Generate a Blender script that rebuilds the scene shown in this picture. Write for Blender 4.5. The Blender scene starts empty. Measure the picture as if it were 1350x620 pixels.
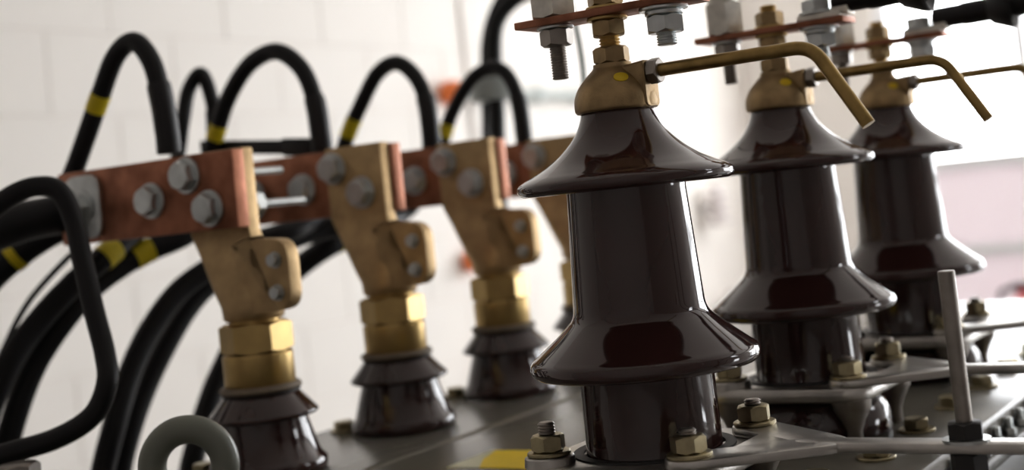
import bpy, bmesh, math, random
from mathutils import Vector, Matrix
random.seed(7)
S = bpy.context.scene
COL = S.collection
PI = math.pi
# ------------------------------------------------------------------ camera
# world axes: X runs along the row of bushings, Y across the transformer, Z up,
# origin on the lid under the nearest tall bushing
PHI, PITCH, ROLL, FPX = .570, .0537, .1066, 1826.6
CAM = Vector((-.8016, -.4312, .218))
FH = Vector((math.cos(PHI), math.sin(PHI), 0))
RT = Vector((math.sin(PHI), -math.cos(PHI), 0))
FW = (FH * math.cos(PITCH) + Vector((0, 0, math.sin(PITCH)))).normalized()
UP = RT.cross(FW)
cr, sr = math.cos(ROLL), math.sin(ROLL)
RC = RT * cr - UP * sr
UC = RT * sr + UP * cr
cd = bpy.data.cameras.new('camera')
cam = bpy.data.objects.new('camera', cd)
COL.objects.link(cam)
m = Matrix((RC, UC, -FW)).transposed().to_4x4()
m.translation = CAM
cam.matrix_world = m
cd.sensor_width = 36
cd.lens = FPX / 1350 * 36
cd.shift_y = -148 / 1350
cd.clip_start = .02
cd.dof.use_dof = True
cd.dof.focus_distance = .885
cd.dof.aperture_fstop = 4.6
cd.dof.aperture_blades = 9
S.camera = cam
# ------------------------------------------------------------------ sky, light, exposure
W = bpy.data.worlds.new('overcast_sky')
S.world = W
W.use_nodes = True
bg = W.node_tree.nodes['Background']
bg.inputs[0].default_value = (.96, .975, 1, 1)
bg.inputs[1].default_value = 11.0
S.view_settings.view_transform = 'Standard'
S.view_settings.look = 'None'
S.view_settings.exposure = 0.0
S.view_settings.gamma = 1
S.view_settings.use_curve_mapping = False
try:
    S.cycles.max_bounces = 10
    S.cycles.diffuse_bounces = 5
    S.cycles.use_denoising = True
    S.cycles.caustics_reflective = False
    S.cycles.caustics_refractive = False
except Exception:
    pass

def ray(x, y):
    dx, dy = x - 675, y - 162
    X = (dx * cr - dy * sr) / FPX
    Y = (dx * sr + dy * cr) / FPX
    return RT * X - UP * Y + FW
def PD(x, y, d):
    r = ray(x, y); return CAM + r * (d / r.dot(FH))
def PX(x, y, X):
    r = ray(x, y); return CAM + r * ((X - CAM.x) / r.x)
def PY(x, y, Y):
    r = ray(x, y); return CAM + r * ((Y - CAM.y) / r.y)
def PZ(x, y, Z):
    r = ray(x, y); return CAM + r * ((Z - CAM.z) / r.z)

def portal(loc, rot, sx, sy):
    l = bpy.data.lights.new('window_daylight', 'AREA')
    l.shape = 'RECTANGLE'; l.size = sx; l.size_y = sy
    l.cycles.is_portal = True
    o = bpy.data.objects.new('window_daylight', l); COL.objects.link(o)
    o.location = loc; o.rotation_euler = rot
FLOOR, CEIL = -1.05, 2.05
XR, XL, YB, YF = 6.2, -2.6, 2.55, -3.45
WZ0, WZ1, WZT = -.80, 1.75, .15
WINS = [(-3.2, -1.35), (-1.2, .25), (.4, 1.8)]
for a, b in WINS:
    portal((XR + .1, (a + b) / 2, (WZ0 + WZ1) / 2), (0, PI / 2, 0), WZ1 - WZ0, b - a)
FX0, FX1 = 2.25, 3.05
FRONT = [(-.95, -.12), (1.0, 1.85)]      # glazed hatch and high light in the front wall
for z0, z1 in FRONT:
    portal(((FX0 + FX1) / 2, YF - .08, (z0 + z1) / 2), (PI / 2, 0, 0), FX1 - FX0, z1 - z0)

# ------------------------------------------------------------------ materials
def mat(name, col, rough=.5, metal=0, spec=.5, coat=0, noise=None, bump=None, col2=None):
    M = bpy.data.materials.new(name); M.use_nodes = True
    nt = M.node_tree; b = nt.nodes['Principled BSDF']
    b.inputs['Base Color'].default_value = (*col, 1)
    b.inputs['Roughness'].default_value = rough
    b.inputs['Metallic'].default_value = metal
    b.inputs['Specular IOR Level'].default_value = spec
    if coat:
        b.inputs['Coat Weight'].default_value = coat; b.inputs['Coat Roughness'].default_value = .04
    tc = nt.nodes.new('ShaderNodeTexCoord')
    if noise:
        sc, lo, hi = noise
        n = nt.nodes.new('ShaderNodeTexNoise'); n.inputs['Scale'].default_value = sc; n.inputs['Detail'].default_value = 5
        nt.links.new(tc.outputs['Object'], n.inputs['Vector'])
        cr_ = nt.nodes.new('ShaderNodeValToRGB'); e = cr_.color_ramp.elements
        e[0].position, e[1].position = .3, .7
        c2 = col2 or col
        e[0].color = (*[c * lo for c in col], 1); e[1].color = (*[c * hi for c in c2], 1)
        nt.links.new(n.outputs['Fac'], cr_.inputs['Fac'])
        nt.links.new(cr_.outputs['Color'], b.inputs['Base Color'])
        mr = nt.nodes.new('ShaderNodeMapRange')
        mr.inputs['To Min'].default_value = rough * .85; mr.inputs['To Max'].default_value = min(1, rough * 1.2)
        nt.links.new(n.outputs['Fac'], mr.inputs['Value']); nt.links.new(mr.outputs['Result'], b.inputs['Roughness'])
    if bump:
        sc, st = bump
        n = nt.nodes.new('ShaderNodeTexNoise'); n.inputs['Scale'].default_value = sc; n.inputs['Detail'].default_value = 4
        nt.links.new(tc.outputs['Object'], n.inputs['Vector'])
        bp = nt.nodes.new('ShaderNodeBump'); bp.inputs['Strength'].default_value = st; bp.inputs['Distance'].default_value = .001
        nt.links.new(n.outputs['Fac'], bp.inputs['Height']); nt.links.new(bp.outputs['Normal'], b.inputs['Normal'])
    return M
M_ = dict(
    porcelain=mat('brown_glazed_porcelain', (.038, .0155, .0138), .07, spec=.70, noise=(9, .8, 1.15)),
    bronze=mat('cast_bronze', (.52, .36, .185), .48, 1, noise=(60, .78, 1.06), bump=(320, .35), col2=(.56, .40, .215)),
    brass=mat('turned_brass', (.55, .385, .155), .36, 1, noise=(40, .8, 1.1)),
    dullbrass=mat('dull_brass_cap', (.40, .28, .145), .46, 1, noise=(70, .6, 1.12), bump=(280, .3)),
    rod=mat('tarnished_brass_rod', (.40, .27, .10), .33, 1, noise=(90, .7, 1.1)),
    copper=mat('weathered_copper', (.38, .155, .092), .45, 1, noise=(38, .55, 1.15), col2=(.44, .19, .115), bump=(200, .1)),
    copperedge=mat('sawn_copper', (.72, .34, .22), .5, 1, noise=(150, .85, 1.1)),
    zinc=mat('zinc_plated_steel', (.62, .65, .65), .30, 1, noise=(60, .8, 1.1)),
    yzinc=mat('yellow_passivated_zinc', (.43, .37, .23), .36, 1, noise=(80, .7, 1.12)),
    steel=mat('grey_steel', (.34, .31, .28), .40, 1, noise=(60, .75, 1.1)),
    alu=mat('cast_aluminium', (.60, .58, .55), .34, 1, noise=(35, .75, 1.08), bump=(260, .25)),
    tin=mat('tinned_brass', (.80, .77, .70), .5, 1, noise=(90, .75, 1.1)),
    black=mat('black_rubber', (.006, .0055, .006), .5, spec=.3, noise=(20, .8, 1.2)),
    shrink=mat('black_heat_shrink', (.008, .007, .0075), .42, spec=.35, noise=(25, .8, 1.2)),
    gasket=mat('dark_gasket', (.02, .018, .017), .6),
    cork=mat('grey_brown_sealing_disc', (.20, .155, .105), .6, noise=(80, .8, 1.2)),
    lid=mat('grey_green_enamel', (.165, .155, .128), .24, noise=(6, .93, 1.05), bump=(45, .05)),
    eye=mat('pale_green_grey_enamel', (.175, .185, .15), .35, noise=(20, .9, 1.08)),
    tank=mat('tank_enamel', (.10, .10, .085), .4, noise=(6, .9, 1.05)),
    yellow=mat('yellow_vinyl', (.86, .60, .004), .5, spec=.2, noise=(50, .93, 1.04)),
    palelabel=mat('painted_label_glare', (.60, .58, .34), .4, noise=(40, .9, 1.05)),
    paint=mat('yellow_paint_mark', (.80, .55, .01), .5),
    tape=mat('yellow_tape', (.78, .60, .01), .5, noise=(60, .9, 1.05)),
    block=mat('white_painted_block', (.84, .805, .755), .6, noise=(5, .985, 1.01), bump=(60, .35)),
    mortar=mat('white_painted_joint', (.82, .78, .735), .8),
    white=mat('white_plaster', (.84, .80, .755), .7, noise=(4, .98, 1.01)),
    dimwall=mat('grey_plaster', (.36, .33, .31), .8, noise=(4, .95, 1.03)),
    floor=mat('grey_floor_paint', (.33, .31, .29), .45, noise=(3, .9, 1.05)),
    frame=mat('white_window_frame', (.80, .81, .83), .4),
    panel=mat('pale_pink_white_panel', (.80, .74, .74), .5),
    conduit=mat('grey_conduit', (.42, .46, .44), .45),
    orange=mat('orange_plastic', (.85, .19, .03), .4),
    red=mat('red_enamel', (.5, .03, .03), .3),
    green=mat('dark_green_sheath', (.02, .07, .04), .45),
    whiteins=mat('white_porcelain', (.78, .73, .72), .2),
    lamp=mat('lamp_housing', (.8, .8, .8), .4),
)
g = bpy.data.materials.new('window_glass'); g.use_nodes = True
nt = g.node_tree; nt.nodes.remove(nt.nodes['Principled BSDF'])
t_ = nt.nodes.new('ShaderNodeBsdfTransparent'); gl = nt.nodes.new('ShaderNodeBsdfGlossy'); gl.inputs['Roughness'].default_value = .02
mx = nt.nodes.new('ShaderNodeMixShader'); mx.inputs[0].default_value = .06
nt.links.new(t_.outputs[0], mx.inputs[1]); nt.links.new(gl.outputs[0], mx.inputs[2])
nt.links.new(mx.outputs[0], nt.nodes['Material Output'].inputs[0])
M_['glass'] = g

g = bpy.data.materials.new('pale_blind_cloth'); g.use_nodes = True
nt = g.node_tree; nt.nodes.remove(nt.nodes['Principled BSDF'])
t_ = nt.nodes.new('ShaderNodeBsdfTranslucent'); t_.inputs[0].default_value = (.19, .176, .179, 1)
gl = nt.nodes.new('ShaderNodeBsdfDiffuse'); gl.inputs[0].default_value = (.5, .46, .47, 1)
mx = nt.nodes.new('ShaderNodeAddShader')
nt.links.new(t_.outputs[0], mx.inputs[0]); nt.links.new(gl.outputs[0], mx.inputs[1])
nt.links.new(mx.outputs[0], nt.nodes['Material Output'].inputs[0])
M_['blind'] = g

# ------------------------------------------------------------------ mesh helpers
class MB:
    def __init__(s): s.v = []; s.f = []
    def add(s, vs, fs, mx=None):
        k = len(s.v)
        s.v += [tuple(mx @ Vector(p)) if mx else tuple(p) for p in vs]
        s.f += [tuple(i + k for i in f) for f in fs]
        return s
    def box(s, x0, x1, y0, y1, z0, z1, mx=None):
        v = [(x, y, z) for z in (z0, z1) for y in (y0, y1) for x in (x0, x1)]
        return s.add(v, [(0, 2, 3, 1), (4, 5, 7, 6), (0, 1, 5, 4), (2, 6, 7, 3), (0, 4, 6, 2), (1, 3, 7, 5)], mx)
    def lathe(s, prof, n=48, mx=None, cap=True):
        v = []; f = []
        for r, z in prof:
            for i in range(n):
                a = 2 * PI * i / n; v.append((r * math.cos(a), r * math.sin(a), z))
        for j in range(len(prof) - 1):
            for i in range(n):
                k = (i + 1) % n
                f.append((j * n + i, j * n + k, (j + 1) * n + k, (j + 1) * n + i))
        if cap:
            f.append(tuple(reversed(range(n)))); b = (len(prof) - 1) * n; f.append(tuple(range(b, b + n)))
        return s.add(v, f, mx)
    def cyl(s, r, z0, z1, n=32, mx=None, ch=0):
        p = [(r - ch, z0), (r, z0 + ch), (r, z1 - ch), (r - ch, z1)] if ch else [(r, z0), (r, z1)]
        return s.lathe(p, n, mx)
    def thread(s, r, z0, z1, pitch=.0017, n=20, mx=None, d=.0008):
        p = []; z = z0
        k = max(2, round((z1 - z0) / pitch)); st = (z1 - z0) / k
        p.append((r - 1.6 * d, z0))
        for i in range(k):
            p += [(r - d, z0 + i * st + st * .1), (r, z0 + i * st + st * .45), (r, z0 + i * st + st * .6), (r - d, z0 + (i + 1) * st)]
        p.append((r - 1.6 * d, z1 + .0004))
        return s.lathe(p, n, mx)
    def hexa(s, R, z0, z1, ch=.0014, mx=None, rot=0, both=True):
        q = R * math.cos(PI / 6); v = []; f = []
        def ring(fn):
            b = len(v)
            for i in range(12): v.append(fn(i, rot + PI / 6 * i))
            return b
        lo = ch if both else 0
        tp = ring(lambda i, a: (q * .96 * math.cos(a), q * .96 * math.sin(a), z0))
        a0 = ring(lambda i, a: ((R if i % 2 == 0 else q) * math.cos(a), (R if i % 2 == 0 else q) * math.sin(a), z0 + (lo if i % 2 == 0 else lo * .12)))
        a1 = ring(lambda i, a: ((R if i % 2 == 0 else q) * math.cos(a), (R if i % 2 == 0 else q) * math.sin(a), z1 - (ch if i % 2 == 0 else ch * .12)))
        t1 = ring(lambda i, a: (q * .96 * math.cos(a), q * .96 * math.sin(a), z1))
        for A, B in ((tp, a0), (a0, a1), (a1, t1)):
            for i in range(12):
                k = (i + 1) % 12; f.append((A + i, A + k, B + k, B + i))
        f.append(tuple(reversed(range(tp, tp + 12)))); f.append(tuple(range(t1, t1 + 12)))
        return s.add(v, f, mx)
    def prism(s, poly, z0, z1, mx=None):
        n = len(poly)
        v = [(x, y, z0) for x, y in poly] + [(x, y, z1) for x, y in poly]
        f = [tuple(reversed(range(n))), tuple(range(n, 2 * n))] + [(i, (i + 1) % n, n + (i + 1) % n, n + i) for i in range(n)]
        return s.add(v, f, mx)
    def loft(s, rings, mx=None):
        n = len(rings[0]); v = [p for r in rings for p in r]; f = []
        for j in range(len(rings) - 1):
            for i in range(n):
                k = (i + 1) % n; f.append((j * n + i, j * n + k, (j + 1) * n + k, (j + 1) * n + i))
        b = (len(rings) - 1) * n
        f += [tuple(reversed(range(n))), tuple(range(b, b + n))]
        return s.add(v, f, mx)
    def tube(s, pts, rad, n=16, closed=False):
        pts = [Vector(p) for p in pts]; N = len(pts); rs = rad if isinstance(rad, (list, tuple)) else [rad] * N
        T = []
        for i in range(N):
            a = pts[(i - 1) % N] if closed or i else pts[0]; b = pts[(i + 1) % N] if closed or i < N - 1 else pts[-1]
            T.append((b - a).normalized())
        u = T[0].orthogonal().normalized(); rings = []
        for i in range(N):
            u = (u - T[i] * u.dot(T[i])).normalized(); w = T[i].cross(u)
            rings.append([tuple(pts[i] + (u * math.cos(2 * PI * k / n) + w * math.sin(2 * PI * k / n)) * rs[i]) for k in range(n)])
        return s.loft(rings)
    def build(s, name, material, parent=None, bevel=0, seg=2, ang=35, smooth=True):
        me = bpy.data.meshes.new(name); me.from_pydata(s.v, [], s.f)
        bm = bmesh.new(); bm.from_mesh(me)
        bmesh.ops.recalc_face_normals(bm, faces=bm.faces)
        if bevel:
            es = [e for e in bm.edges if len(e.link_faces) == 2 and e.calc_face_angle(0) > .5]
            bmesh.ops.bevel(bm, geom=es, offset=bevel, segments=seg, affect='EDGES', profile=.5, clamp_overlap=True)
        for f in bm.faces: f.smooth = smooth
        bm.to_mesh(me); bm.free()
        if smooth: me.set_sharp_from_angle(angle=math.radians(ang))
        me.materials.append(M_[material] if isinstance(material, str) else material)
        o = bpy.data.objects.new(name, me); COL.objects.link(o)
        if parent: o.parent = parent
        return o

def thing(name, label, cat, loc=(0, 0, 0), rz=0, group=None):
    o = bpy.data.objects.new(name, None); COL.objects.link(o); o.empty_display_size = .02
    o.location = loc; o.rotation_euler = (0, 0, rz)
    tag(o, label, cat, group); return o
def tag(o, label, cat, group=None):
    o['label'] = label; o['category'] = cat
    if group: o['group'] = group
    return o
def struct(o): o['kind'] = 'structure'; return o
def copy_tree(o, parent=None):
    c = o.copy(); COL.objects.link(c)
    if parent: c.parent = parent
    for ch in list(o.children): copy_tree(ch, c)
    return c
def dup(o, loc, label):
    c = copy_tree(o); c.location = loc; c['label'] = label; return c
def T(x=0, y=0, z=0): return Matrix.Translation((x, y, z))
RY90 = Matrix.Rotation(PI / 2, 4, 'Y')     # local +Z -> +X
RX90 = Matrix.Rotation(PI / 2, 4, 'X')     # local +Z -> -Y
def spline(pts, k=10):
    p = [Vector(q) for q in pts]; p = [p[0] * 2 - p[1]] + p + [p[-1] * 2 - p[-2]]; out = []
    for i in range(1, len(p) - 2):
        for j in range(k):
            t = j / k; a, b, c, d = p[i - 1:i + 3]
            out.append(.5 * ((2 * b) + (c - a) * t + (2 * a - 5 * b + 4 * c - d) * t * t + (3 * b - a - 3 * c + d) * t ** 3))
    out.append(p[-2]); return out
def arc_round(poly, r, n=5):
    out = []; N = len(poly)
    for i in range(N):
        p, a, b = Vector(poly[i]), Vector(poly[i - 1]), Vector(poly[(i + 1) % N])
        da, db = (a - p).normalized(), (b - p).normalized()
        for k in range(n + 1):
            t = k / n
            q = (p + da * r) * (1 - t) ** 2 + p * 2 * t * (1 - t) + (p + db * r) * t * t
            out.append((q.x, q.y))
    return out

# ------------------------------------------------------------------ room
def slab(name, b, m, parent=None): return MB().box(*b).build(name, m, parent, smooth=False)
struct(slab('floor', (XL, XR, YF, YB, FLOOR - .1, FLOOR), 'floor'))
struct(slab('ceiling', (XL, XR, YF, YB, CEIL, CEIL + .1), 'white'))
struct(slab('wall_left', (XL - .1, XL, YF, YB, FLOOR, CEIL), 'dimwall'))
wf = struct(slab('wall_front', (XL, FX0, YF - .1, YF, FLOOR, CEIL), 'dimwall'))
for nm, bx in (('pier', (FX1, XR, YF - .1, YF, FLOOR, CEIL)), ('upper_wall', (FX0, FX1, YF - .1, YF, FRONT[1][1], CEIL)), ('mid_wall', (FX0, FX1, YF - .1, YF, FRONT[0][1], FRONT[1][0])), ('lower_wall', (FX0, FX1, YF - .1, YF, FLOOR, FRONT[0][0]))):
    slab(nm, bx, 'dimwall', wf)
wb = struct(slab('wall_back', (XL, XR, YB - .0008, YB + .1, FLOOR, CEIL), 'mortar'))
BL, BH = .45, .229
blk = None
row = 0
z = .559 - 8 * BH
zz = [.559 + BH * k for k in range(-6, 5)]
for k, z0 in enumerate(zz):
    off = 1.61 + (BL / 2 if k % 2 else 0)
    i0 = math.ceil((.55 - off) / BL)
    for i in range(i0, 40):
        x0 = off + i * BL
        if x0 + BL > XR: break
        if blk is None:
            blk = MB().box(.0025, BL - .0025, 0, .03, .0025, BH - .0025).build('block', 'block', wb, bevel=.003, seg=1)
            o = blk
        else:
            o = blk.copy(); COL.objects.link(o)
        o.parent = wb; o.location = (x0, YB - .003 + random.uniform(-.0006, .0006), z0)
wr = struct(MB().box(XR, XR + .14, YF, YB, FLOOR, WZ0).build('wall_right', 'white', smooth=False))
slab('upper_wall', (XR, XR + .14, YF, YB, WZ1, CEIL), 'white', wr)
ys = [YF] + [v for w in WINS for v in w] + [YB]
for i in range(0, len(ys), 2): slab('pier', (XR, XR + .14, ys[i], ys[i + 1], WZ0, WZ1), 'white', wr)
for n, (a, b) in enumerate(WINS):
    fr = MB()
    for bb in ((a, a + .06, WZ0, WZ1), (b - .06, b, WZ0, WZ1), (a, b, WZ0, WZ0 + .06), (a, b, WZ1 - .06, WZ1), (a, b, WZT - .03, WZT + .03), (a, b, -.32, -.26), ((a + b) / 2 - .03, (a + b) / 2 + .03, WZ0, WZ1)):
        up = bb[3] - bb[2] > 1
        y0_, y1_ = (bb[0], bb[1]) if up else (bb[0] + .002, bb[1] - .002)
        z0_, z1_ = (bb[2], bb[3]) if up else (bb[2] + .001, bb[3] - .001)
        fr.box(XR + (.03 if up else .034), XR + (.09 if up else .086), y0_, y1_, z0_, z1_)
    w = struct(fr.build('window_%d' % (n + 1), 'frame', smooth=False))
    slab('pane', (XR + .058, XR + .062, a + .05, b - .05, WZT if n == 2 else WZ0 + .05, WZ1 - .05), 'glass', w)
    if n == 2: slab('roller_blind', (XR + .057, XR + .063, a + .05, b - .05, WZ0 + .05, WZT), 'blind', w)
    slab('sill', (XR - .10, XR + .03, a - .03, b + .03, WZ0 - .04, WZ0 + .0), 'frame', w)

for n, (z0, z1) in enumerate(FRONT):
    fr = MB()
    for bb in ((FX0, FX0 + .05, z0, z1), (FX1 - .05, FX1, z0, z1), (FX0, FX1, z0, z0 + .05), (FX0, FX1, z1 - .05, z1)): fr.box(bb[0] + (.001 if bb[1] - bb[0] > .1 else 0), bb[1] - (.001 if bb[1] - bb[0] > .1 else 0), YF - .08 + (.004 if bb[1] - bb[0] > .1 else 0), YF - .02 - (.004 if bb[1] - bb[0] > .1 else 0), bb[2] + .0005, bb[3] - .0005)
    w = struct(fr.build('window_%d' % (n + 4), 'frame', smooth=False))
    slab('pane', (FX0 + .04, FX1 - .04, YF - .052, YF - .048, z0 + .04, z1 - .04), 'glass', w)
# ------------------------------------------------------------------ transformer tank and lid
LX0, LX1, LY0, LY1 = -.17, 1.22, -.122, .537
tk = thing('transformer_tank', 'grey green transformer tank whose glossy lid carries both rows of bushings', 'transformer', (0, 0, 0))
MB().box(LX0 + .03, LX1 - .03, LY0 + .03, LY1 - .03, FLOOR + .06, -.03).build('tank_body', 'tank', tk, bevel=.006)
MB().box(LX0 - .012, LX1 + .012, LY0 - .012, LY1 + .012, -.032, -.0215).build('rim_flange', 'tank', tk, bevel=.002)
MB().box(LX0 + .01, LX1 - .01, LY0 + .012, LY1 - .012, -.0215, -.012).build('rim_gasket', 'gasket', tk)
for s in (-1, 1):
    MB().box(LX0 + .1, LX1 - .1, (LY0 + LY1) / 2 + s * .2 - .04, (LY0 + LY1) / 2 + s * .2 + .04, FLOOR, FLOOR + .06).build('skid', 'tank', tk, bevel=.004)
rb = None
for i in range(30):
    x = -.06 + i * .0405
    if rb is None:
        rb = MB().hexa(.0062, -.0215, -.0155, .001).thread(.0035, -.0155, -.007, n=10).build('rim_nut', 'zinc', tk)
        q = rb
    else:
        q = rb.copy(); COL.objects.link(q)
    q.location = (x, LY0 - .0035, 0); q.parent = tk
fin = None
for i in range(31):
    if fin is None:
        fin = MB().box(-.005, .005, -.17, 0, FLOOR + .2, -.10).build('cooling_fin', 'tank', tk, bevel=.003); q = fin
    else: q = fin.copy(); COL.objects.link(q)
    q.location = (LX0 + .08 + i * .0405, LY0 + .032, 0); q.parent = tk

lid = MB().box(LX0, LX1, LY0, LY1, -.012, 0).build('lid', 'lid', tk, bevel=.0015)
MB().prism([(.345 - .005, 0), (.345 - .002, .0016), (.345 + .002, .0016), (.345 + .005, 0)], LX0 + .01, LX1 - .01,
           Matrix(((0, 0, 1, 0), (1, 0, 0, 0), (0, 1, 0, 0), (0, 0, 0, 1)))).build('weld_bead', 'lid', lid)
lb = None
spots = [(-.0085, -.078), (.104, -.066)] + [(.092 + .1005 * i, -.078) for i in range(1, 12)] + [(.19 + .098 * i, .508) for i in range(-1, 10)]
for (x, y) in spots:
    if lb is None:
        lb = MB().hexa(.0105, .0022, .0105, .0014, rot=.3).cyl(.0145, 0, .0022, 28, ch=.0005).build('lid_bolt', 'yzinc', lid); q = lb
    else:
        q = copy_tree(lb)
    q.parent = lid; q.location = (x, y, 0); q.rotation_euler = (0, 0, random.uniform(0, 1))
MB().prism([(.137, .12), (.204, .12), (.204, .266), (.170, .256), (.137, .238)], 0, .0007).build('yellow_label', 'yellow', lid)
MB().prism([(.137, .238), (.170, .256), (.204, .266), (.204, .271), (.137, .271)], 0, .0007).build('label_glare', 'palelabel', lid)['label'] = 'whitish glare painted on the end of the yellow label'  # glare across the label's end, put in as a paler colour
# tall capped stud at the corner of the lid, partly in view
t = thing('stud_nut', 'dull grey hex nut on a tall stud below the bent black cable', 'nut', (-.104, .505, 0))
MB().cyl(.012, 0, .036, 24).build('spacer_tube', 'steel', t)
MB().cyl(.017, .036, .039, 28, ch=.0006).build('washer', 'steel', t)
MB().hexa(.0165, .039, .053, .002, rot=.35).build('hex_nut', 'steel', t)
# lifting eye
c = PD(249, 615, 1.0)
le = thing('lifting_eye', 'thick grey green lifting ring standing on the lid before the first small bushing', 'lifting eye', (c.x, c.y, 0))
ring = [Vector((0, 0, c.z)) + RT * math.cos(a) * .0262 + Vector((0, 0, 1)) * math.sin(a) * .0262 for a in [2 * PI * i / 48 for i in range(48)]]
mb = MB(); n = 18; v = []; f = []
for i, p in enumerate(ring):
    dr = (p - Vector((0, 0, c.z))).normalized()
    for k in range(n):
        a = 2 * PI * k / n; v.append(tuple(p + dr * math.cos(a) * .0102 + FH * math.sin(a) * .0102))
for i in range(48):
    j = (i + 1) % 48
    for k in range(n):
        l = (k + 1) % n; f.append((i * n + k, j * n + k, j * n + l, i * n + l))
mb.add(v, f).build('ring', 'eye', le)
MB().lathe([(.02, 0), (.02, .006), (.013, .01), (.011, c.z - .028)], 28).build('shank', 'eye', le)

# ------------------------------------------------------------------ tall bushings
def smooth_prof(pts, k=5):
    return [(q.x, q.y) for q in spline([Vector((a, b, 0)) for a, b in pts], k)]
HV = [.2815 * i for i in range(3)]
def tall_bushing(lab):
    t = thing('tall_bushing', lab, 'bushing', (0, 0, 0), 0, 'tall brown porcelain bushings')
    prof = [(.040, .0008), (.058, .0008), (.0602, .004), (.0602, .012), (.0592, .020), (.0565, .028)]
    prof += smooth_prof([(.0530, .0322), (.0470, .0350), (.0442, .040)], 4)
    prof += [(.0440, .06), (.0436, .0985)]
    prof += smooth_prof([(.0445, .1012), (.050, .1016), (.062, .1000), (.0700, .0992), (.0734, .1010), (.0748, .1046), (.0738, .1088), (.0690, .1126),
                         (.0600, .1198), (.0530, .1256), (.0482, .1300), (.0448, .1338), (.0431, .1385), (.0426, .145)], 5)
    prof += [(.0408, .180), (.0390, .2145)]
    prof += smooth_prof([(.0395, .2180), (.045, .2192), (.058, .2180), (.0660, .2165), (.0700, .2182), (.0713, .2213), (.0702, .2240), (.0655, .2270),
                         (.0590, .2300), (.0500, .2348), (.0420, .2405), (.0350, .2470), (.0297, .2535), (.0258, .2610), (.0235, .2690), (.0230, .276)], 5)
    MB().lathe(prof, 128).build('porcelain_body', 'porcelain', t, ang=60)
    cap = smooth_prof([(.0264, .2672), (.0276, .2690), (.0277, .2735), (.0270, .2778), (.0246, .2832), (.0205, .2885), (.0160, .2930), (.0132, .2958), (.0125, .2985)], 4)
    b = MB().lathe(cap, 64)
    y0, y1 = -.0308, .0
    rings = []
    for yy, hw, zt in ((-.002, .0085, .2955), (-.015, .0095, .2960), (-.0262, .0098, .2972), (-.0272, .0088, .2962)):
        zb = .2676
        q = arc_round([(-hw, zb), (hw, zb), (hw, zt), (-hw, zt)], .004, 4)
        rings.append([(x, yy, zq) for x, zq in q])
    b.loft(rings)
    cp = b.build('metal_cap', 'dullbrass', t, ang=40)
    # paint mark on the shoulder, facing the front row
    d = (-FH * .96 + RT * .14).normalized(); nrm = (d + Vector((0, 0, .78))).normalized()
    pm = Matrix.Translation(d * .0214 + Vector((0, 0, .2876))) @ nrm.to_track_quat('Z', 'Y').to_matrix().to_4x4()
    MB().lathe([(.0036, -.0015), (.0036, .0003), (.0030, .0006)], 20, pm @ Matrix.Diagonal((1.35, 1.05, 1, 1))).build('paint_mark', 'paint', cp)
    MB().thread(.0071, .296, .3535, .0021, 24, d=.0010).build('threaded_stud', 'brass', t)
    MB().hexa(.0122, .2985, .3095, .0016, rot=.2).build('hex_nut', 'dullbrass', t)
    MB().hexa(.0118, .3165, .3272, .0016, rot=.55).build('hex_nut', 'dullbrass', t)
    MB().cyl(.0135, .3272, .3295, 32, ch=.0005).build('washer', 'brass', t)
    MB().cyl(.0135, .3346, .3366, 32, ch=.0005).build('washer', 'brass', t)
    MB().hexa(.0118, .3366, .3482, .0016, rot=.85).build('hex_nut', 'dullbrass', t)
    # spark horn: straight rod bent down at its end
    pts = [(0, -.026, .2895), (0, -.06, .2897), (0, -.1, .2899), (0, -.124, .2899)]
    A, B, Cc = Vector((0, -.1240, .2899)), Vector((0, -.1370, .2899)), Vector((0, -.1425, .2795))
    for k in range(1, 9):
        u = k / 8; pts.append(tuple(A * (1 - u) ** 2 + B * 2 * u * (1 - u) + Cc * u * u))
    pts.append((0, -.1660, .2385))
    h = MB().tube(pts, .0043, 20).build('spark_horn', 'rod', t, ang=50)
    MB().hexa(.0088, .0270, .0345, .0012, T(0, 0, .2895) @ RX90, rot=.25).build('lock_nut', 'steel', h)
    return t
b1 = tall_bushing('largest tall brown bushing with two flared sheds, nearest of the three')
dup(b1, (HV[1], 0, 0), 'middle tall brown bushing of three, under the bent brass rod')
dup(b1, (HV[2], 0, 0), 'farthest tall brown bushing, beside the bright window')

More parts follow.
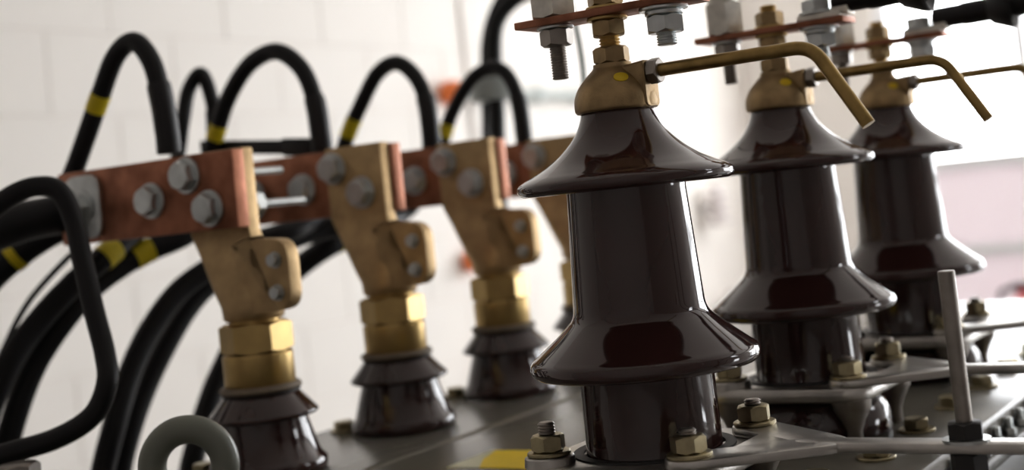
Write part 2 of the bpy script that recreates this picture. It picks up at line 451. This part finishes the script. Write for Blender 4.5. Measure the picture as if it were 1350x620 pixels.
# clamp rings
def sq_ring(a, rc, off=0, n=8):
    out = []
    for q in range(4):
        cx, cy = [(1, 1), (-1, 1), (-1, -1), (1, -1)][q]
        for k in range(n + 1):
            an = q * PI / 2 + PI / 2 * k / n
            out.append((cx * (a - rc) + (rc + off) * math.cos(an), cy * (a - rc) + (rc + off) * math.sin(an)))
    return out
def clamp(lab):
    t = thing('clamp_ring', lab, 'clamp', (0, 0, 0), 0, 'bolted clamp rings around the tall bushings')
    outer = [[(x, y, z) for x, y in sq_ring(.0665, .021, o)] for o, z in ((-.002, .036), (0, .038), (0, .0452), (-.002, .0472))]
    n = len(outer[0]); ri = .0485
    an = [math.atan2(p[1], p[0]) for p in outer[0]]
    inn = [[(ri * math.cos(a), ri * math.sin(a), z) for a in an] for z in (.0472, .036)]
    rings = outer + inn + [outer[0]]
    v = [p for r in rings[:-1] for p in r]; f = []
    for j in range(6):
        for i in range(n):
            k = (i + 1) % n; f.append((j * n + i, j * n + k, ((j + 1) % 6) * n + k, ((j + 1) % 6) * n + i))
    MB().add(v, f).build('ring_plate', 'alu', t, ang=50)
    MB().lathe([(.046, .037), (.053, .037), (.053, .0485), (.046, .0485), (.046, .037)], 48, cap=False).build('packing_ring', 'gasket', t)
    R = .0495
    for i, (sx, sy) in enumerate(((-1, 1), (-1, -1), (1, -1), (1, 1))):
        mx = T(sx * R, sy * R)
        MB().lathe([(.006, .0005), (.006, .012), (.009, .020), (.0145, .030), (.0155, .037)], 24, mx).build('boss', 'steel', t)
        zt = .0528
        if sy > 0:
            MB().lathe([(.0165, .0465), (.0160, .0518), (.0150, .0526)], 28, mx).build('raised_pad', 'alu', t)
        nt_ = MB().hexa(.0112, zt + .0026, zt + .0130, .0015, mx, rot=.3 + .5 * i).build('hex_nut', 'yzinc', t)
        MB().cyl(.0140, zt, zt + .0026, 32, mx, ch=.0006).build('washer', 'yzinc', nt_)
        MB().thread(.0056, zt + .013, zt + (.0205 if i < 1 else .0165), .0017, 18, mx).build('stud_end', 'steel', nt_)
    arm = MB()
    def capsule(p, q, w, z0, z1):
        p, q = Vector(p), Vector(q); d = (q - p).normalized(); nn = Vector((-d.y, d.x)); out = []
        for k in range(9):
            a = PI / 2 + PI * k / 8; e = d * math.cos(a) + nn * math.sin(a); out.append(tuple(p + e * w))
        for k in range(9):
            a = -PI / 2 + PI * k / 8; e = d * math.cos(a) + nn * math.sin(a); out.append(tuple(q + e * w))
        arm.prism(out, z0, z1)
    capsule((-.0495, -.0495), (-.004, -.112), .0155, .0468, .0529)
    capsule((.0495, -.0495), (.004, -.112), .0155, .0468, .0528)
    arm.prism([(-.036, -.064), (.036, -.064), (.012, -.118), (-.012, -.118)], .0468, .0527)
    capsule((0, -.105), (0, -.262), .0088, .0466, .0531)
    a = arm.build('support_arm', 'alu', t, bevel=.0018, seg=2)
    r = MB().cyl(.0048, .030, .150, 24, T(0, -.2005), ch=.0006).build('spark_rod', 'steel', t)
    MB().hexa(.0105, .0531, .0640, .0012, T(0, -.2005), rot=.2).build('collar_nut', 'gasket', r)['label'] = 'black collar nut'
    MB().hexa(.0105, .034, .0466, .0012, T(0, -.2005), rot=.5).build('lower_nut', 'gasket', r)['label'] = 'black nut under the arm'
    MB().cyl(.0135, .0526, .0545, 28, T(0, -.2005)).build('washer', 'zinc', r)
    return t
c1 = clamp('silver clamp ring and arm with upright grey rod, around the largest tall bushing')
dup(c1, (HV[1], 0, 0), 'silver clamp ring with flat arm around the middle tall bushing')
dup(c1, (HV[2], 0, 0), 'silver clamp ring with flat arm around the farthest tall bushing')

# copper links on top of the tall bushings
def link(lab):
    t = thing('copper_link', lab, 'busbar', (0, 0, 0), 0, 'short copper links on the tall bushings')
    MB().box(-.0155, .0155, -.0675, .063, .3295, .3346).build('bar', 'copper', t, bevel=.0008)
    m1 = T(0, .040); m2 = T(0, -.0415)
    b = MB().thread(.0057, .2935, .3295, .0018, 20, m1).build('terminal_bolt', 'steel', t)
    MB().cyl(.0125, .3275, .3295, 30, m1, ch=.0004).build('washer', 'zinc', b)
    MB().hexa(.0112, .3160, .3275, .0015, m1, rot=.15).build('nut', 'steel', b)
    cn = MB().hexa(.0165, .3346, .3625, .0018, m1, rot=.5).build('coupling_nut', 'tin', t)
    MB().lathe([(.0125, .3625), (.0125, .3670), (.0088, .3695), (.0080, .3720), (.0080, .3955), (.007, .3965)], 28, m1).build('coupling_neck', 'tin', cn)
    z = MB().thread(.0066, .3045, .3165, .0018, 20, m2).build('terminal_bolt', 'zinc', t)
    MB().cyl(.0160, .3272, .3295, 32, m2, ch=.0005).cyl(.0125, .3240, .3272, 30, m2, ch=.0006).build('washer', 'zinc', z)
    MB().hexa(.0132, .3125, .3240, .0018, m2, rot=.45).build('nut', 'zinc', z)
    MB().cyl(.0150, .3395, .3418, 32, m2, ch=.0005).build('top_washer', 'zinc', z)
    MB().hexa(.0128, .3418, .3515, .0016, m2, rot=.2).build('bolt_head', 'zinc', z)
    return t
l1 = link('copper link with pale hex coupling on the largest tall bushing, cut by the frame top')
dup(l1, (HV[1], 0, 0), 'copper link with pale hex coupling on the middle tall bushing')
dup(l1, (HV[2], 0, 0), 'blurred copper link on the farthest tall bushing')
def top_cable(lab):
    t = thing('terminal_cable', lab, 'cable', (0, 0, 0), 0, 'black cables bolted to the copper links')
    MB().box(-.012, .012, -.064, -.028, .3346, .3394).cyl(.0085, .056, .075, 20, T(0, 0, .3470) @ RX90).box(-.009, .009, -.070, -.056, .336, .347).build('lug', 'tin', t, bevel=.0006)
    p = spline([(0, -.0575, .3478), (0, -.08, .3482), (0, -.11, .3488), (0, -.16, .350), (0, -.26, .354), (.01, -.5, .362), (.02, -1.1, .34), (.03, -1.5, .12), (.03, -1.62, -.4), (.03, -1.65, FLOOR + .012)], 8)
    MB().tube(p[:26], [.0106 + .0010 * (i > 9) for i in range(26)], 22).build('heat_shrink_sleeve', 'shrink', t, ang=60)
    MB().tube(p[22:], .0118, 20).build('sheath', 'black', t, ang=60)
    for y in (-.122, ):
        mxs = T(0, y + .002, .3486) @ Matrix.Rotation(-.04, 4, 'X') @ RX90
        MB().lathe([(.012, -.010), (.0145, -.008), (.0205, .006), (.0218, .0100), (.0205, .0125), (.0135, .008), (.012, .012)], 40, mxs).build('rain_skirt', 'shrink', t)
    return t
k1 = top_cable('thick black cable with skirt on the middle copper link, along the top edge')
k1.location = (HV[1], 0, 0)
dup(k1, (HV[2], 0, 0), 'thick black cable with round skirt on the farthest copper link')

# ------------------------------------------------------------------ low bushings, connectors, bars
LV = [(.1065 + .1965 * i, .4429) for i in range(4)]
def low_bushing(lab):
    t = thing('low_bushing', lab, 'bushing', (0, 0, 0), 0, 'small brown bushings with brass nuts')
    prof = [(.03, .0008), (.051, .0008), (.0525, .003), (.0525, .009), (.0500, .0125), (.0475, .015), (.0385, .046), (.0385, .0485)]
    prof += smooth_prof([(.041, .0490), (.0455, .0488), (.0482, .0502), (.0486, .0525), (.0470, .0545), (.0400, .0625), (.0345, .0690), (.033, .0705)], 4)
    MB().lathe(prof, 72).build('porcelain_body', 'porcelain', t, ang=45)
    MB().cyl(.0345, .0700, .0728, 48, ch=.0008).build('gasket', 'gasket', t)
    MB().lathe([(.0355, .0728), (.0365, .0745), (.0350, .0775), (.0315, .0785)], 48).build('sealing_disc', 'cork', t)
    MB().lathe([(.0305, .0780), (.0312, .0790), (.0312, .1045), (.0300, .1060)], 56).build('brass_ring', 'brass', t)
    MB().hexa(.0325, .1060, .1330, .0028, rot=.12).build('hex_nut', 'brass', t)
    MB().cyl(.0225, .132, .140, 40).build('stud', 'brass', t)
    return t
s1 = low_bushing('small brown bushing with brass hex nut beside the lifting ring')
s1.location = (*LV[0], 0)
dup(s1, (*LV[1], 0), 'small brown bushing with brass nut, second from the lifting ring')
dup(s1, (*LV[2], 0), 'small brown bushing with brass nut, third from the lifting ring')
dup(s1, (*LV[3], 0), 'small brown bushing mostly hidden behind the largest tall bushing')

def connector(lab):
    t = thing('cast_connector', lab, 'connector', (0, 0, 0), 0, 'cast bronze flag connectors on the small bushings')
    rings = []
    def sec(z, y0, y1, tx, e, xc=0):
        cy, hy = (y0 + y1) / 2, (y1 - y0) / 2; out = []
        for k in range(40):
            a = 2 * PI * k / 40; c_, s_ = math.cos(a), math.sin(a)
            out.append((xc + tx * math.copysign(abs(c_) ** e, c_), cy + hy * math.copysign(abs(s_) ** e, s_), z))
        rings.append(out)
    sec(.1352, -.0255, .0255, .0245, 1); sec(.1372, -.0275, .0275, .0265, 1)
    sec(.1480, -.0280, .0280, .0265, .95); sec(.160, -.0262, .0335, .0240, .75); sec(.175, -.0228, .0405, .0195, .55); sec(.192, -.0180, .0490, .0140, .35)
    sec(.205, -.0135, .0565, .0098, .2); sec(.2130, -.0110, .0610, .0080, .12); sec(.2160, -.0105, .0620, .0075, .08)
    sec(.2865, -.0105, .0620, .0075, .08); sec(.2880, -.0095, .0610, .0065, .08)
    MB().loft(rings).build('connector_body', 'bronze', t, ang=50)
    # clamp ear: thick rounded plate on the outer side
    poly = arc_round([(-.0650, .1440), (-.004, .1400), (-.004, .2030), (-.016, .2070), (-.0650, .2035)], .017, 6)
    mxe = Matrix(((0, 0, 1, 0), (1, 0, 0, 0), (0, 1, 0, 0), (0, 0, 0, 1)))
    MB().prism(poly, -.0205, -.0065, mxe).build('clamp_ear', 'bronze', t, bevel=.003, seg=3)
    for z in (.1585, .1865):
        mb_ = T(0, -.0505, z) @ Matrix.Rotation(-PI / 2, 4, 'Y')
        b = MB().hexa(.0060, .0218, .0272, .001, mb_, rot=z * 20).cyl(.0035, .0, .0218, 14, mb_).build('clamp_bolt', 'zinc', t)
        MB().cyl(.0070, .0203, .0218, 24, mb_).build('washer', 'zinc', b)
    return t
q1 = connector('cast bronze connector behind the end of the nearest copper bar')
q1.location = (*LV[0], 0)
dup(q1, (*LV[1], 0), 'cast bronze connector with two grey bolts, second from the lifting ring')
dup(q1, (*LV[2], 0), 'cast bronze connector with two grey bolts, third from the lifting ring')
dup(q1, (*LV[3], 0), 'cast bronze connector half hidden behind the largest tall bushing')

RYm = Matrix.Rotation(-PI / 2, 4, 'Y')   # local +Z -> -X
def bar_bolt(parent, xf, xb, y, z, R=.0135, tail=.012, rot=.3, name='hex_bolt', nut=True, rs=.0078):
    """bolt whose head rests on the face X = xf and whose nut rests on X = xb"""
    mx = T(xf, y, z) @ RYm
    b = MB().hexa(R, .0030, .0125, .0018, mx, rot=rot, both=False).lathe([(rs, -(xb - xf) - tail), (rs, .003)], 18, mx).build(name, 'zinc', parent)
    MB().cyl(R * 1.22, 0, .0030, 36, mx, ch=.0006).build('washer', 'zinc', b)
    if nut: MB().hexa(R, -(xb - xf) - .0125, -(xb - xf), .0018, mx, rot=rot + .2).build('nut', 'zinc', b)
    return b
def copper_bar(i, lab, x0, x1, ylen, bolts, tail=.012):
    X, Y = LV[i]
    t = thing('copper_bar', lab, 'busbar', (X, Y, 0), 0, 'long copper bars on the bronze connectors')
    z0, z1 = .2175, .2865
    MB().box(x0, x1, -.0135, ylen, z0, z1).build('bar', 'copper', t, bevel=.0012)
    for (xf, xb, y, z, tl) in bolts:
        bar_bolt(t, xf, xb, y, z, tail=tl, rs=.0036 if tl > .03 else .0078, rot=random.uniform(0, 1))
    return t
cb = copper_bar(0, 'nearest long copper bar in front of its connector, with four grey bolts', -.0228, -.0077, .218,
           [(-.0228, .0250, .043, .2685, .075), (-.0228, .0250, .0180, .2370, .075), (-.0228, -.0077, .0905, .2500, .012), (-.0278, -.0077, .1800, .2520, .016)])
MB().prism(arc_round([(.156, .222), (.204, .222), (.204, .282), (.156, .282)], .016, 6), -.0278, -.0228, Matrix(((0, 0, 1, 0), (1, 0, 0, 0), (0, 1, 0, 0), (0, 0, 0, 1)))).build('square_washer', 'zinc', cb, bevel=.001)
pos = lambda i, x, y, X: PX(x, y, LV[i][0] + X)
copper_bar(1, 'second copper bar, its end showing behind the bronze flag', .0077, .0228, .215,
           [(-.0077, .0228, .0520, .2670, .012), (-.0077, .0228, .0170, .2395, .012), (.0077, .0228, .108, .2500, .012), (.0077, .0228, .18, .25, .012)])
copper_bar(2, 'third copper bar, behind the bronze flag below the orange fitting', .0077, .0228, .215,
           [(-.0077, .0228, .0520, .2670, .012), (-.0077, .0228, .0170, .2395, .012), (.0077, .0228, .108, .2500, .012)])
copper_bar(3, 'fourth copper bar, short piece showing left of the largest tall bushing', .0077, .0228, .215,
           [(-.0077, .0228, .0520, .2670, .012), (-.0077, .0228, .0170, .2395, .012), (.0077, .0228, .108, .2500, .012)])

# ------------------------------------------------------------------ cables
def cable(lab, pts, r, sleeve=None, tapes=(), material='black', k=10, group='black power cables', name='power_cable', n=16, lug=False, grow=1, g0=8):
    """sleeve=(from,to) and tapes=[(at, length)] are given in control point numbers"""
    t = thing(name, lab, 'cable', (0, 0, 0), 0, group)
    pts = [Vector(q) for q in pts]
    if pts[-1].z < .12 and material != 'green':                         # goes on down to the floor
        e = pts[-1] + (pts[-1] - pts[-2]).normalized() * .10
        pts += [e, Vector((e.x - .02, e.y + .01, (e.z + FLOOR) / 2)), Vector((e.x - .02, e.y + .02, FLOOR + r))]
    p = spline(pts, k)
    rr = [r * (1 + (grow - 1) * min(1, max(0, (i / k - g0) / 2))) for i in range(len(p))]
    MB().tube(p, rr, n).build('sheath', material, t, ang=60)
    if lug:
        c = p[0]
        MB().box(c.x - .0125, c.x - .0075, c.y - .011, c.y + .011, c.z - .062, c.z - .012).build('lug', 'zinc', t, bevel=.001)
    if sleeve:
        a, b = int(sleeve[0] * k), int(sleeve[1] * k)
        q = p[a:b + 1]
        MB().tube(q, [r * 1.2 if 0 < i < len(q) - 1 else r * 1.12 for i in range(len(q))], n + 4).build('heat_shrink_sleeve', 'shrink', t, ang=60)
    for (u, ln) in tapes:
        i = int(u * k); q = [p[max(0, i - 1)], p[i], p[min(len(p) - 1, i + 1)]]
        c = p[i]; d = (q[2] - q[0]).normalized()
        # follow the curve over the length of the tape
        s = [j for j in range(len(p)) if (p[j] - c).length < ln / 2 and abs(j - i) < k]
        pp = [c - d * ln / 2] + [c] + [c + d * ln / 2] if len(s) < 3 else [p[j] for j in s]
        MB().tube(pp, rr[i] * 1.07, n + 2).build('tape_band', 'tape', t, ang=60)
    return t
def pxs(X, L): return [PX(x, y, X) for x, y in L]
def pds(L): return [PD(*q) for q in L]
R1 = .0096
cable('tallest black cable loop, with yellow band, above the nearest copper bar',
      pxs(.121, [(223, 203), (221, 180), (213, 130), (200, 82), (177, 55), (152, 75), (131, 130), (112, 185), (92, 238)]) + pds([(64, 292, 1.44), (12, 345, 1.47), (-60, 420, 1.48), (-100, 560, 1.48)]), R1, (.0, 2.45), [(6.12, .022), (10.05, .02)], lug=True)
cable('wide black cable loop rising from the second copper bar over the black bracket',
      pxs(.340, [(425, 200), (423, 180), (415, 132), (397, 90), (365, 68), (330, 84), (303, 125), (287, 170), (276, 215), (281, 258)]) + pds([(250, 305, 1.52), (188, 334, 1.49), (130, 372, 1.46), (90, 415, 1.44), (44, 485, 1.42), (12, 575, 1.40), (-4, 660, 1.39)]), R1, (.0, 2.1), [(7.1, .02), (11.05, .028)], lug=True, grow=1.32, g0=8)
cable('narrow black cable loop between the two wide loops',
      pds([(286, 240, 1.62), (284, 190, 1.62), (281, 140, 1.62), (266, 98, 1.62), (249, 118, 1.62), (241, 160, 1.61), (232, 215, 1.6), (205, 278, 1.52), (145, 333, 1.44), (98, 373, 1.42), (46, 430, 1.40), (9, 485, 1.38), (-18, 550, 1.37), (-34, 630, 1.36)]), .0085, (.1, 1.9), [(8, .03)], grow=1.5, g0=6)
cable('black cable loop with yellow band rising from the third copper bar',
      pxs(.5365, [(569, 198), (568, 178), (561, 130), (545, 98), (522, 83), (497, 98), (475, 140), (458, 180), (446, 225), (438, 268)]) + pds([(392, 300, 1.62), (330, 322, 1.58), (274, 355, 1.55), (233, 387, 1.53), (197, 437, 1.51), (171, 493, 1.49), (151, 560, 1.47), (136, 620, 1.46), (125, 690, 1.45)]), R1, (.0, 2.1), [(6.75, .026)], lug=True, grow=1.32, g0=8)
cable('black cable loop beside the orange wall fitting, rising from the fourth copper bar',
      pxs(.733, [(692, 195), (690, 175), (683, 130), (668, 98), (647, 89), (622, 105), (600, 140), (587, 175), (572, 230), (530, 283)]) + pds([(450, 316, 1.74), (388, 358, 1.72), (330, 420, 1.69), (292, 490, 1.67), (271, 545, 1.65), (253, 612, 1.63), (242, 680, 1.62)]), R1, (.0, 2.1), [(6.9, .022), (10, .03)], lug=True, grow=1.45, g0=8)
# cables that sweep down to the floor trench
cable('thick black cable sweeping down just right of its twin, behind the lifting ring',
      pds([(500, 290, 1.70), (440, 300, 1.69), (390, 314, 1.66), (330, 337, 1.62), (281, 371, 1.59), (250, 404, 1.57), (221, 452, 1.55), (193, 510, 1.53), (172, 568, 1.51), (159, 620, 1.50), (150, 690, 1.49)]), R1 * 1.28)
cable('thick black cable at the left edge under the bent cable, yellow band on it',
      pds([(160, 288, 1.41), (120, 292, 1.405), (80, 300, 1.40), (30, 330, 1.395), (-20, 375, 1.39), (-60, 440, 1.39), (-95, 560, 1.39)]), .0150, None, [(3.2, .018)])
cable('thick black cable going left from the square washer',
      pds([(150, 272, 1.37), (100, 280, 1.35), (60, 286, 1.33), (20, 296, 1.31), (-40, 325, 1.29), (-100, 400, 1.28), (-130, 560, 1.28)]), .0190)
cable('thin black wire curving down at the left edge',
      pds([(110, 320, 1.46), (72, 358, 1.47), (38, 398, 1.48), (12, 445, 1.49), (-8, 500, 1.5), (-20, 600, 1.5)]), .0032)
cable('bent black cable with a sharp corner, nearest of all, at the left edge',
      pds([(-230, 1300, 1.34), (-210, 760, 1.30), (-150, 430, 1.22), (-60, 320, 1.16), (-20, 285, 1.16), (15, 258, 1.16), (48, 246, 1.16), (78, 252, 1.16), (97, 290, 1.16), (109, 345, 1.15), (124, 410, 1.14), (138, 465, 1.13), (141, 505, 1.12), (122, 548, 1.12), (75, 578, 1.12), (10, 598, 1.12), (-60, 618, 1.12), (-130, 660, 1.13)]), .0086, n=20)
# black insulated bracket behind the second bar
t = thing('insulated_bracket', 'black sleeved flat bracket lying behind the first two copper bars', 'bracket', (0, 0, 0))
def rect(p, hx, hz): return [(p.x - hx, p.y, p.z - hz), (p.x + hx, p.y, p.z - hz), (p.x + hx, p.y, p.z + hz), (p.x - hx, p.y, p.z + hz)]
A, B = PX(268, 194, .352), PX(432, 194, .352)
MB().loft([rect(A, .006, .0075), rect(B, .006, .0085)]).build('flat_bar', 'shrink', t, bevel=.002)
MB().loft([rect(A.lerp(B, .68), .008, .0100), rect(A.lerp(B, .95), .008, .0100)]).build('sleeve', 'shrink', t, bevel=.002)
# riser cable in the background
cable('blurred black riser cable standing behind the third copper bar',
      pds([(662, 420, 2.25), (658, 260, 2.25), (655, 150, 2.25), (651, 75, 2.25), (655, 30, 2.25), (675, 2, 2.25), (705, -14, 2.25), (748, -30, 2.26), (775, -90, 2.3), (785, -400, 2.3), (740, -1500, 2.3)]), .0135, group='background cables')
cable('thinner blurred black riser looping beside the thick riser',
      pds([(645, 420, 2.45), (640, 260, 2.45), (640, 120, 2.45), (639, 60, 2.45), (650, 15, 2.45), (672, -20, 2.45), (700, -50, 2.45), (715, -120, 2.45), (700, -500, 2.45), (640, -1350, 2.45)]), .0075, group='background cables')
cable('thin dark green wire hanging left of the largest metal cap',
      pds([(650, -1200, 1.6), (700, -300, 1.6), (738, -80, 1.6), (748, -20, 1.6), (757, 25, 1.6), (765, 65, 1.6), (770, 110, 1.6), (772, 170, 1.6), (775, 300, 1.6), (780, 420, 1.6), (786, 485, 1.6)]), .0032, material='green', group='background cables', name='green_wire')

# ------------------------------------------------------------------ things on the walls behind
def wallpt(x, y): return PY(x, y, YB)
a, b = wallpt(585, 133), wallpt(790, 122)
t = thing('wall_conduit', 'grey green horizontal conduit clipped to the white back wall', 'conduit', (0, 0, 0))
zc = (a.z + b.z) / 2
MB().cyl(.022, 0, b.x - a.x, 24, T(a.x, YB - .045, zc) @ RY90).build('pipe', 'conduit', t)
for k in range(3):
    x = a.x + (b.x - a.x) * (.2 + .3 * k)
    MB().box(x - .02, x + .02, YB - .07, YB, zc - .03, zc + .03).build('clip', 'conduit', t, bevel=.004)
p = wallpt(632, 122)
t = thing('cable_clamp', 'grey ring clamp around the blurred riser cables', 'clamp', (0, 0, 0))
q = PD(650, 118, 2.25)
MB().lathe([(.017, -.018), (.036, -.018), (.038, 0), (.036, .018), (.017, .018), (.017, -.018)], 32, T(q.x, q.y, q.z), cap=False).build('ring', 'conduit', t)
a = wallpt(612, 60); b = wallpt(628, 520)
t = thing('mounting_rail', 'pale grey vertical rail on the back wall with orange fittings', 'rail', (0, 0, 0))
MB().box(a.x - .02, a.x + .02, YB - .016, YB - .004, FLOOR + .02, 1.2).build('rail', 'white', t, bevel=.004)
for x, y, w in ((584, 124, .045), (614, 345, .042), (640, 482, .04)):
    p = wallpt(x, y)
    o = tag(MB().lathe([(w * .7, 0), (w, .015), (w, .06), (w * .75, .08), (w * .5, .085)], 28, T(p.x, YB - .004, p.z) @ RX90).build('orange_fitting', 'orange'),
        {584: 'round orange fitting on the wall, topmost, above the conduit end', 614: 'round orange fitting on the wall below the third copper bar', 640: 'round orange fitting low on the wall by the third small bushing'}[x], 'fitting', 'orange wall fittings')
# white ribbed insulators in the far corner
for (x, y, n, lab) in ((925, 275, 4, 'white ribbed insulator in the gap right of the largest bushing'), (948, 402, 2, 'small pale ribbed insulator low in the same gap')):
    p = wallpt(x, y); p.y = YB - .085; prof = [(.03, -.02)]
    for k in range(n):
        z = k * .045 - n * .0225
        prof += [(.035, z), (.065, z + .010), (.065, z + .022), (.035, z + .032)]
    prof += [(.03, n * .0225 + .02)]
    t = thing('ribbed_insulator', lab, 'insulator', (p.x, p.y, p.z), 0, 'pale insulators far behind')
    MB().lathe(prof, 32).build('insulator_body', 'whiteins', t, ang=40)
    MB().box(-.015, .015, 0, .083, -.015, .015).build('wall_bracket', 'frame', t)
p = PX(1350, 395, XR - .12)
t = thing('fire_extinguisher', 'red fire extinguisher with black hose at the far right edge', 'extinguisher', (p.x, p.y, p.z - .2))
MB().lathe([(.06, -.2), (.07, -.19), (.07, .16), (.055, .2), (.025, .22), (.025, .25)], 32).build('cylinder', 'red', t)
MB().box(-.015, .015, -.05, .05, .25, .28).build('handle', 'black', t, bevel=.004)
MB().tube(spline([(0, .03, .255), (0, .10, .24), (0, .11, .1), (0, .09, -.1)], 8), .012, 12).build('hose', 'black', t)
MB().box(.07, .118, -.05, .05, -.05, .05).build('wall_hook', 'frame', t)
